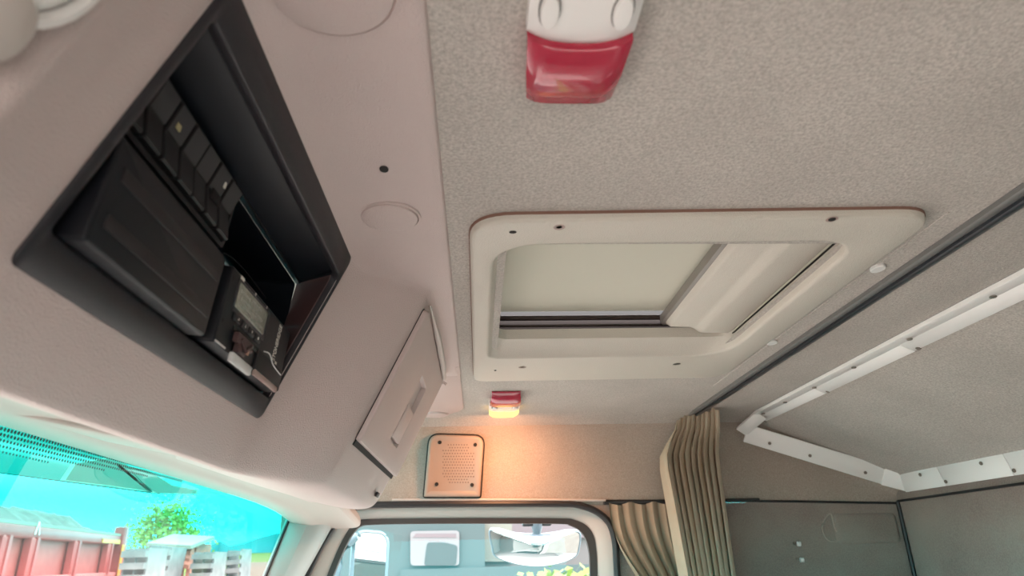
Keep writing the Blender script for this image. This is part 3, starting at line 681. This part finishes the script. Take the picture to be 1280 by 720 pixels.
for x, y in ((550, 553), (594, 556), (546, 605), (590, 606)):
    a, b = hx(x, y); mb = MB(); mb.disc(WF.p(a, b, .0065), (0, -1, 0), .0048, .0018, 12); mb.build('screw', 'hole', sp)
mb = MB()
for j in range(14):
    for i in range(12):
        x = 554 + i * 3.3 + (j % 2) * 1.65; y = 556 + j * 3.6
        if (i < 2 and (j < 2 or j > 11)) or (i > 9 and (j < 3 or j > 11)): continue
        a, b = hx(x, y); mb.disc(WF.p(a, b, .0063), (0, -1, 0), .0017, .0004, 6)
M['perf'] = mat('perforation', (.17, .12, .09), .7); o = mb.build('perforation', 'perf', sp, smooth=False); o['kind'] = 'stuff'

# ================================================================== CURTAIN RAIL, CLIPS
rl = empty('curtain_rail', (.567, .7, .337), 'long black curtain rail crossing the ceiling behind the hatch', 'rail')
mb = MB(); mb.box((.557, .64, .336), (.006, 0, 0), (0, 1.20, 0), (0, 0, .004), .0015); mb.build('rail_flange', 'railgrey', rl)
mb = MB(); mb.box((.568, .64, .334), (.0055, 0, 0), (0, 1.20, 0), (0, 0, .0065), .0015); mb.build('rail_channel', 'railblack', rl)
mb = MB(); mb.box((.578, .64, .336), (.003, 0, 0), (0, 1.20, 0), (0, 0, .004), .001); mb.build('rail_lip', 'railblack', rl)
mb = MB(); mb.tube([(.517, .64, .3404), (.517, 1.0, .3402), (.519, 1.45, .3402)], .0014, 6); o = mb.build('felt_seam', 'headliner'); tag(o, 'thin raised seam in the felt between hatch and curtain rail', 'seam')
for i, (x, y) in enumerate(((1097, 334), (965, 427), (1009, 300 + 95))):
    if i == 2: continue
    c = aZ(x, y, .3395); mb = MB(); mb.disc(c, (0, 0, -1), .0085, .004, 16, u=(1, 0, 0), ry=.012)
    o = mb.build('clip_button', 'clear', None, loc=c); tag(o, ('nearer' if i == 0 else 'farther') + ' small white clip button in the felt beside the black rail', 'clip', 'white clip buttons')

# ================================================================== WHITE EDGING STRIP
ws_ = empty('edging_strip', (.95, 1.0, .25), 'white screwed edging strip framing the raised bunk ceiling', 'edging strip')
def strip(p0, p1, wd, w, th=.004, name='strip'):
    p0, p1 = V(p0), V(p1); d = p1 - p0; wd = (V(wd) - V(wd).project(d)).normalized(); n_ = d.normalized().cross(wd)
    if n_.z > 0: n_ = -n_
    b = MB(); b.box((p0 + p1) / 2 + n_ * th * .5, d / 2, wd * w / 2, n_ * th, .001); return b.build(name, 'white', ws_), n_
def screws(p0, p1, ts, n_):
    for t_ in ts:
        c = V(p0).lerp(V(p1), t_); b = MB(); b.disc(c + n_ * .007, n_, .0048, .0015, 8); b.build('screw', 'screw', ws_)
za = lambda x: cz(x, .34)
a, n_ = strip((.735, -.45, .338), (.732, 1.79, .336), (1, 0, 0), .026); screws((.735, .1, .336), (.733, 1.78, .334), [.05, .2, .33, .46, .58, .69, .79, .88, .96], n_)
N = 6; yb = [-.45, .30, .78, 1.12, 1.45, 1.80]
for i in range(5):
    a, n_ = strip((.760, yb[i] + .002, za(.76) - .003), (.757, yb[i + 1] - .002, za(.76) - .003 - .001 * (i % 2)), (.9, 0, -.42), .028)
    screws((.770, yb[i], za(.77) - .002), (.768, yb[i + 1], za(.77) - .002), [.95], n_)
q0, q1 = aY(932, 541, 1.795), aY(1112, 596, 1.795); q2 = aY(1150, 606, 1.775)
a, n_ = strip(q0, q1, (0, -.45, 1), .048); n_ = V((0, -.9, -.3)).normalized()
up_ = V((-.25, 0, .92)).normalized()
for t_ in (.05, .24, .66): 
    c = q0.lerp(q1, t_) + up_ * .016 + V((0, -.009, 0)); b = MB(); b.disc(c, n_, .0042, .0025, 8); b.build('screw', 'screw', ws_)
for t_ in (.14, .42, .80): 
    c = q0.lerp(q1, t_) - up_ * .014 + V((0, -.012, 0)); b = MB(); b.disc(c, n_, .0042, .0025, 8); b.build('screw', 'screw', ws_)
strip(aY(1104, 594, 1.79), q2, (0, -.4, 1), .050)
strip(q0 + V((-.012, 0, .004)), V((.738, 1.74, .330)), (1, 0, -.3), .034)
sg3 = lambda y: V((1.106, y, .155))
yb = [1.785, 1.62, 1.40, 1.18, .9, .5, 0, -.45]
for i in range(7):
    a, n_ = strip(sg3(yb[i] - .001), sg3(yb[i + 1] + .001), (-.25, 0, .95), .046)
    nn = V((-.95, 0, -.25)).normalized(); c = sg3(yb[i + 1] + .03)
    for s_ in (-1, 1): b = MB(); b.disc(c + nn * .008 + V((-.25, 0, .95)) * .013 * s_ + V((0, .04 * s_, 0)), nn, .0042, .002, 8); b.build('screw', 'screw', ws_)

# ================================================================== CURTAINS
def cloth(name, m, top, bot, folds, amp, nz=26, nu=140, zt=.33, zb=-.55, ease=.35, seedv=1, gather=None):
    random.seed(seedv); ph = [random.uniform(-.5, .5) for _ in range(folds + 2)]
    mb = MB(); rings = []
    for k_ in range(nz + 1):
        t_ = k_ / nz; s_ = min(1, t_ / ease); s_ = s_ * s_ * (3 - 2 * s_); row = []
        for i in range(nu + 1):
            u_ = i / nu; a_ = u_ * folds * 2 * PI + ph[int(u_ * folds)] * .9 * math.sin(u_ * folds * PI) ** 2
            pt = V(top(u_)); pb = V(bot(u_, t_)); p = pt.lerp(pb, s_); z = zt + (zb - zt) * t_
            am = amp * (.25 + .75 * s_) * (1 + .25 * math.sin(u_ * 17 + t_ * 3))
            dirv = V(gather(s_)) if gather else V((0, 1, 0)); side = V((dirv.y, -dirv.x, 0))
            p = p + dirv * am * math.sin(a_) + side * am * .35 * math.sin(2 * a_ + 1.2 + t_ * 1.5)
            row.append((p.x, p.y, z + .004 * math.sin(a_ * .5 + 2) * (1 - s_)))
        rings.append(row)
    mb.loft(rings, closed=False); return mb.build(name, m, None, angle=80)
o = cloth('curtain', 'curtain', lambda u: (.530 + .075 * u, 1.785 - .11 * u, 0),
          lambda u, t: (.462 + .075 * t + (.142 - .07 * t) * u, 1.755 - .02 * u, 0), 9, .023, zt=.334, ease=.14,
          gather=lambda s: V((.25 * (1 - s), 1, 0)).normalized(), seedv=3)
tag(o, 'tall beige curtain bundled at the end of the black ceiling rail', 'curtain')
o = cloth('curtain', 'curtain2', lambda u: (.335 + .215 * u, 1.818, 0), lambda u, t: (.335 + .12 * min(1, t * 2.2) + (.215 - .12 * min(1, t * 2)) * u, 1.805, 0), 7, .016, zt=.120, zb=-.6, ease=.3, seedv=8)
tag(o, 'short brown side curtain hanging beside the door window, behind the tall bundle', 'curtain')
mb = MB(); mb.box((.53, 1.832, .1235), (.205, 0, 0), (0, .008, 0), (0, 0, .004), .001); o = mb.build('curtain_track', 'rubber'); tag(o, 'dark narrow track carrying the short side curtain', 'track')

exec_outside = True
# ================================================================== OUTSIDE
GZ = -2.6
M['ground'] = mat('gravel', (.40, .34, .30), .9, noise=(3, (.46, .40, .355), .25))
M['grass'] = mat('grass_field', (.05, .085, .018), .95, noise=(.8, (.07, .10, .025), .25), spec=.1)
M['tred'] = mat('truck_red', (.26, .022, .022), .5, noise=(3, (.30, .040, .036), .3))
M['tredd'] = mat('truck_red_faded', (.24, .03, .027), .6, noise=(4, (.30, .06, .05), .3))
M['rust'] = mat('rusty_red', (0.330, 0.132, 0.092), .8, noise=(5, (0.198, 0.092, 0.073), .25))
M['orange'] = mat('orange_reflector', (0.561, 0.224, 0.020), .4)
M['rubble'] = mat('rubble', (.08, .065, .06), .95, noise=(4, (.14, .11, .10), .25))
M['wood'] = mat('weathered_wood', (.10, .10, .10), .9, noise=(3, (.20, .195, .19), .3))
M['woodw'] = mat('pale_sheet', (.21, .17, .14), .7)
M['cab'] = mat('pale_cab_paint', (.078, .088, .088), .6, spec=.2)
M['cabw'] = mat('pale_white_paint', (.15, .115, .11), .6, spec=.2)
M['pinkp'] = mat('faded_pink_paint', (.17, .115, .12), .6, spec=.2)
M['cabglass'] = mat('cab_side_glass', (.22, .17, .17), .3, spec=.2)
M['seat'] = mat('cab_seat', (.07, .065, .065), .6, spec=.2)
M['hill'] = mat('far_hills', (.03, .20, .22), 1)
M['house'] = mat('mirror_housing', (.16, .19, .22), .4)
mb = MB(); mb.add([(-90, -60, GZ), (60, -60, GZ), (60, 90, GZ), (-90, 90, GZ)], [(0, 1, 2, 3)]); struct(mb.build('ground', 'ground', smooth=False))
mb = MB(); mb.add([(-80, 30, GZ + .02), (0, 30, GZ + .02), (0, 86, 1.1), (-80, 86, 1.1)], [(0, 1, 2, 3)]); struct(mb.build('grass_field', 'grass', smooth=False))
# far tree line
random.seed(4); mb = MB(); x = -85; top = []
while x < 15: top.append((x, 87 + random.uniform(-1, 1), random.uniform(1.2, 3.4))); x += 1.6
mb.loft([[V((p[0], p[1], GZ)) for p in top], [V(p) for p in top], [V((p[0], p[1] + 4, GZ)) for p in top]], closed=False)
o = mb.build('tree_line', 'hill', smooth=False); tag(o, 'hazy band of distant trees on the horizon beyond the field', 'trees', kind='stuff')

# red tipper: its side runs away from the windshield
tp = empty('tipper_body', (-9.2, 16, GZ), 'faded red tipper truck body loaded with rubble, seen through the windshield', 'truck')
A = aY(0, 660, 13.0); B = aY(148, 668, 20.0); d = V((B.x - A.x, B.y - A.y, 0)).normalized(); A = A - d * 5; zt = .62
A.z = B.z = 0; Ln = (B - A).length; sd = V((d.y, -d.x, 0)); sd = sd if sd.dot(-A) > 0 else -sd        # sd: towards the cab
TF = Frame((A.x, A.y, 0), d, (0, 0, 1), sd)
zt = B.length * 0 + aY(148, 671, B.y).z; zt0 = zt
mb = MB(); mb.box(TF.p(Ln / 2, (zt - 1.9) / 2 - .0, -1.2), d * Ln / 2, V((0, 0, (zt + 1.9) / 2)), sd * 1.15); mb.build('body', 'tredd', tp, smooth=False)
mb = MB(); mb.box(TF.p(Ln / 2, zt - .10, .02), d * Ln / 2, V((0, 0, .11)), sd * .09, .02); mb.build('top_rail', 'tred', tp)
mb = MB(); mb.box(TF.p(Ln / 2, zt - .98, .04), d * Ln / 2, V((0, 0, .10)), sd * .12, .02); mb.build('side_rail', 'tredd', tp)
mb = MB(); mb.box(TF.p(Ln / 2, zt + .04, .0), d * Ln / 2, V((0, 0, .03)), sd * .10); mb.build('top_board', 'woodw', tp)
for px_ in (-70, -5, 32, 87, 130):
    r = ray(px_, 690); t_ = TF.o.dot(sd) / r.dot(sd); uu = (r * t_ - TF.o).dot(d)
    mb = MB(); mb.box(TF.p(uu, zt - .55, .06), d * .17, V((0, 0, .36)), sd * .10, .04); mb.box(TF.p(uu, zt - .55, .14), d * .06, V((0, 0, .36)), sd * .05); mb.build('rib', 'tred', tp)
mb = MB(); mb.box(TF.p(Ln + .05, zt - .75, .05), d * .16, V((0, 0, 1.0)), sd * .14, .03); mb.build('corner_post', 'tred', tp)
mb = MB(); mb.box(TF.p(Ln - .95, zt - .14, .125), d * .75, V((0, 0, .05)), sd * .01); mb.box(TF.p(Ln - .12, zt - .75, .20), d * .09, V((0, 0, .55)), sd * .01); mb.build('reflector_strip', 'orange', tp)
random.seed(9); mb = MB(); nu = 50; rings = []
for j in range(7):
    row = []
    for i in range(nu + 1):
        u_ = Ln * i / nu; hh = .50 * math.sin(PI * j / 6) * min(1, (1 - i / nu) * 6 + .3) + random.uniform(-.05, .09); row.append(TF.p(u_, zt + hh - .04, -.1 - 2.1 * j / 6))
    rings.append(row)
mb.loft(rings, closed=False); o = mb.build('rubble_load', 'rubble', tp, smooth=False); o['kind'] = 'stuff'
text('<', Frame(TF.p(Ln * .52, zt - .02, .12), d, (0, 0, 1), sd), 0, 0, 0, .5, 'ink', tp, -PI / 2, name='arrow_mark', ext=.005)
for uu in (1.5, Ln - 1.2, Ln - 2.6):
    mb = MB(); c = TF.p(uu, GZ + .5, -.2); mb.tube([c - sd * .15, c + sd * .15], .5, 20); mb.build('wheel', 'rubber', tp)

# tree beyond the yard
tc_ = aY(205, 672, 32); tr_ = empty('leafy_tree', (tc_.x, tc_.y, GZ), 'loose green tree rising behind the pallets, beyond the windshield', 'tree')
mb = MB(); mb.tube([(tc_.x, tc_.y, GZ), (tc_.x + .1, tc_.y, -.5), (tc_.x - .1, tc_.y, 1.2)], [.22, .15, .05], 8); mb.build('trunk', 'bark', tr_)
mb = MB(); cc = [(aY(x, y, 32), r) for x, y, r in ((205, 655, 1.1), (185, 663, .8), (228, 665, .9), (215, 642, .7), (205, 672, 1.4), (238, 680, .7), (175, 674, .6), (196, 646, .5), (228, 650, .5), (243, 668, .45))]
for c, r in cc:
    for _ in range(int(520 * r * r)):
        p = c + V((random.gauss(0, 1), random.gauss(0, 1), random.gauss(0, 1))) * r * .48
        a_ = V((random.uniform(-1, 1), random.uniform(-1, 1), random.uniform(-1, 1))).normalized(); b_ = a_.orthogonal().normalized(); s_ = random.uniform(.05, .11)
        mb.add([p - a_ * s_, p + b_ * s_ * .6, p + a_ * s_, p - b_ * s_ * .6], [(0, 1, 2, 3)])
    p0 = V((tc_.x, tc_.y, -.6))
    mb.tube([p0, p0.lerp(c, .6) + V((0, 0, .1)), c], [.06, .035, .01], 4)
o = mb.build('foliage', 'leaf', tr_, smooth=False); o['kind'] = 'stuff'

# pallets and scrap in the yard
def pallet(name, c, ax, ay, az, label, m='wood', slats=7, group=None):
    """a slatted crate side: posts and boards; ax across, ay up, az depth (half sizes)"""
    t_ = empty(name, V(c) - V(ay), label, 'pallet', group); ax, ay, az, c = V(ax), V(ay), V(az), V(c)
    for s_ in (-.94, 0, .94): b = MB(); b.box(c + ax * s_, ax * .07, ay, az * .8); b.build('post', m, t_, smooth=False)
    for k_ in range(slats):
        v_ = -1 + 2 * (k_ + .5) / slats; b = MB(); b.box(c + ay * v_ - az * .9, ax, ay * (.55 / slats), az * .15); b.build('slat', m, t_, smooth=False)
    return t_
def place(x0, y0, x1, y1, D, dep, nm, lab, m, sl, lean=0):
    p = aY(x0, y1, D); q_ = aY(x1, y0, D); c = (p + q_) / 2; hw = (q_.x - p.x) / 2; top_ = q_.z; zc = (top_ + GZ) / 2
    ax = V((hw, hw * .25, lean * hw)); return c, ax, top_
def stack(x0, ytop, x1, D, label, n_, m, lean=0, jitter=.0, dep=.6, group=None):
    p = aY(x0, ytop, D); q_ = aY(x1, ytop, D); hw = (q_.x - p.x) / 2; cx_ = (p.x + q_.x) / 2; zt_ = (p.z + q_.z) / 2; H_ = (zt_ - GZ) / n_
    for k_ in range(n_):
        j_ = random.uniform(-jitter, jitter)
        pallet('pallet', (cx_ + j_, D + dep, GZ + H_ * (k_ + .5)), (hw, 0, lean * hw), (-lean * H_ * .3, 0, H_ * .48), (0, dep, 0), label if k_ == n_ - 1 else label + ', tier %s from the ground' % ['first', 'second', 'third', 'fourth'][k_], m, 4, group)
random.seed(5)
stack(152, 684, 182, 16, 'grey weathered slatted crate stack right behind the red tipper', 3, 'wood', 0, .05, group='crates behind the tipper')
stack(180, 682, 208, 19, 'leaning grey slatted crate stack beside the rusty frame', 3, 'wood', -.12, .08, group='leaning crates by the rusty frame')
stack(240, 689, 266, 20, 'neat grey pallet stack in the middle of the yard', 3, 'wood', 0, .02, group='neat pallet stack')
stack(272, 687, 306, 23, 'jumbled pallet stack beside the green field', 3, 'wood', .08, .12, group='jumbled pallets by the field')
sc_ = empty('scrap_frame', aY(215, 700, 22) * 1.0, 'rusty red scrap frame under a pale roof sheet between the pallet stacks', 'scrap frame'); sc_.location.z = GZ
p = aY(190, 690, 22); q_ = aY(240, 690, 22)
for i in range(6):
    t_ = i / 5; b = MB(); b.tube([V((p.x + (q_.x - p.x) * t_, 22, GZ)), V((p.x + (q_.x - p.x) * (t_ * .8 + random.uniform(0, .2)), 22.4, aY(200, 680, 22).z))], .09, 5); b.build('frame_bar', 'rust', sc_)
for i in range(3):
    b = MB(); z_ = aY(215, 684 + i * 8, 22).z; b.tube([V((p.x, 22, z_ + .1)), V((q_.x, 22, z_ - .15))], .12, 5); b.build('frame_bar', 'rust', sc_)
b = MB(); zt_ = aY(215, 676, 22).z; b.box(((p.x + q_.x) / 2, 22.6, zt_), ((q_.x - p.x) * .56, 0, -.05), (0, .9, .15), (0, 0, .05)); b.build('roof_sheet', 'woodw', sc_)
b = MB(); b.box(((p.x + q_.x) / 2 - .3, 23.4, zt_ - .35), ((q_.x - p.x) * .6, 0, 0), (0, .6, 0), (0, 0, .28)); b.build('rust_panel', 'rust', sc_)
b = MB(); c = aY(326, 715, 26); b.box((c.x, 26, c.z - .6), (.8, 0, 0), (0, .5, 0), (0, 0, .75)); b.box((c.x + .1, 26, c.z + .2), (.5, 0, 0), (0, .4, 0), (0, 0, .12)); o = b.build('pale_crate', 'woodw', smooth=False); tag(o, 'pale crate at the edge of the field near the windshield pillar', 'crate')
# exterior tinted sun visor above the windshield with its brackets
ev = empty('exterior_visor', (-.62, .8, .12), 'teal tinted exterior sun visor hanging outside above the windshield', 'visor')
pts = [(-80, 583), (0, 592), (60, 600), (120, 608), (190, 617), (240, 619), (300, 618), (345, 621)]
bot = [aX(x, y, -.62) for x, y in pts]; topv = [p + V((.02, 0, .10)) for p in bot]
mb = MB(); mb.loft([topv, [p + V((-.02, 0, .05)) for p in bot], bot, [p + V((.008, 0, 0)) for p in bot]], closed=False); mb.build('tinted_sheet', 'visorglass', ev)
M['brk'] = mat('visor_bracket', (.75, .75, .68), .6); M['brkd'] = mat('visor_bracket_dark', (.05, .20, .17), .5)
def outp(nm, P, m):
    b = MB(); b.loft([[aX(x, y, -.600) for x, y in P], [aX(x, y, -.600) + V((-.008, 0, 0)) for x, y in P]], True, True, True); b.build(nm, m, ev, smooth=False)
outp('bracket_panel', [(82, 600), (95, 580), (150, 570), (165, 590), (187, 614), (140, 607)], 'brk')
outp('bracket_panel', [(160, 583), (185, 588), (215, 607), (246, 613), (246, 617), (195, 616), (175, 600)], 'brk')
outp('strut', [(146, 582), (150, 581), (191, 615), (186, 615)], 'brkd')

# neighbouring vehicle seen through the door window
nc = empty('parked_cab', (-.6, 6.0, GZ), 'pale blue lorry cab parked alongside, seen through the door window', 'truck')
Yc = 5.0; pc = lambda x, y, Y=Yc: aY(x, y, Y)
def slab(P, Y, th, nm, m, par):
    b = MB(); L_ = [aY(x, y, Y) for x, y in P]; b.loft([L_, [p + V((0, th, 0)) for p in L_]], True, True, True); return b.build(nm, m, par, smooth=False)
slab([(405, 655), (606, 650), (606, 1060), (330, 1060)], Yc, .8, 'cab_body', 'cab', nc)
slab([(606, 650), (800, 650), (800, 1060), (606, 1060)], Yc + .25, .8, 'sleeper_body', 'cabw', nc)
slab(rquad([(513, 664), (574, 663), (574, 707), (513, 707)], 5, 4), Yc - .03, .06, 'side_window', 'cabglass', nc)
slab(rquad([(534, 678), (556, 678), (572, 682), (570, 707), (530, 707)], 4, 4), Yc - .035, .02, 'seat', 'seat', nc)
slab([(520, 667), (570, 667), (570, 672), (516, 672)], Yc - .034, .01, 'window_trim', 'pinkp', nc)
slab([(596, 655), (640, 655), (640, 702), (596, 702)], Yc + .2, .06, 'white_panel', 'woodw', nc)
slab([(640, 645), (735, 645), (735, 672), (640, 672)], Yc + .2, .06, 'pink_panel', 'pinkp', nc)
slab([(500, 712), (740, 705), (740, 740), (500, 740)], Yc - .02, .06, 'lower_panel', 'cab', nc)
c = aY(720, 716, 9); b = MB()
random.seed(3)
c = aY(716, 722, 4.2)
for _ in range(500):
    p_ = V((c.x, c.y, c.z)) + V((random.gauss(0, .14), random.gauss(0, .1), random.gauss(-.06, .05))); a_ = V((random.uniform(-1, 1), random.uniform(-1, 1), random.uniform(-1, 1))).normalized(); b_ = a_.orthogonal(); b_.normalize()
    b.add([p_ - a_ * .03, p_ + b_ * .02, p_ + a_ * .03, p_ - b_ * .02], [(0, 1, 2, 3)])
b.tube([(c.x, c.y, GZ), (c.x, c.y, c.z - .05)], .04, 6); o = b.build('shrub_top', 'leaf', smooth=False); tag(o, 'green shrub top at the lower right of the door window', 'shrub')

# side mirror
sm = empty('side_mirror', aY(452, 700, 2.22), 'tall grey side mirror outside the door window', 'mirror')
c = aY(454, 712, 2.22); nm_ = V((.42, -.90, .10)).normalized(); um = V((.90, .42, 0)).normalized(); MF = Frame(c, um, um.cross(nm_) if um.cross(nm_).z > 0 else -um.cross(nm_), nm_)
P = [(a, b) for a, b in (MF.hit(*pp) for pp in ((439, 760), (478, 760), (483, 676), (478, 668), (452, 666), (445, 671)))]
P = rquad(P, .014, 5); mb = MB(); L = lambda P_, w: [MF.p(a, b, w) for a, b in P_]
mb.loft([L(inset(P, .01), -.07), L(inset(P, -.006), -.03), L(inset(P, -.010), .002), L(inset(P, -.002), .006), L(P, .002)], True, True); mb.build('housing', 'house', sm)
mb = MB(); mb.loft([L(inset(P, -.001), .0015), L(inset(P, -.001), .003)], True, False, True); mb.build('mirror_glass', 'mirror', sm, smooth=False)
mb = MB(); mb.tube([aY(x, y, 2.2) for x, y in ((398, 760), (418, 705), (432, 678), (446, 670))], [.028, .026, .022, .012], 10); mb.build('housing_back', 'house', sm)
# kerb mirror
km = empty('kerb_mirror', aY(670, 650, 2.25), 'wide curved kerb mirror hanging outside at the top of the door window', 'mirror')
KF = Frame(aY(668, 682, 2.25), (1, 0, 0), V((0, -.40, 1)).normalized(), V((0, -1, -.40)).normalized())
P = [KF.hit(*pp) for pp in ((612, 664), (622, 663), (640, 668), (660, 669.5), (680, 669.5), (700, 667), (716, 664), (725, 667), (724, 684), (719, 696), (700, 704), (672, 708), (645, 705), (620, 696), (615, 684))]
P = [tuple(p_[:2]) for p_ in cr_spline([V((a, b, 0)) for a, b in P], 4, True)]
cu = sum(a for a, b in P) / len(P); cv = sum(b for a, b in P) / len(P)
mb = MB(); sc = lambda k_, w: [KF.p(cu + (a - cu) * k_, cv + (b - cv) * k_, w) for a, b in P]
mb.loft([sc(.9, -.03), sc(1.0, -.018), sc(1.02, 0), sc(1.0, .003), sc(.975, .002)], True, True); mb.build('housing', 'house', km)
mb = MB(); mb.loft([sc(k_, .002 + .018 * (1 - k_ * k_)) for k_ in (.975, .85, .7, .5, .3, .1)], True, False, True); mb.build('mirror_glass', 'mirror', km)
mb = MB(); mb.tube([aY(671, 668, 2.27), aY(671, 658, 2.27), aY(671, 646, 2.26)], [.02, .035, .05], 10, flat=.5); mb.build('mount', 'house', km)
mb = MB(); mb.box(aY(671, 655, 2.26), (.045, 0, 0), (0, .02, 0), (0, 0, .006), .003); mb.build('mount_plate', 'rubber', km)
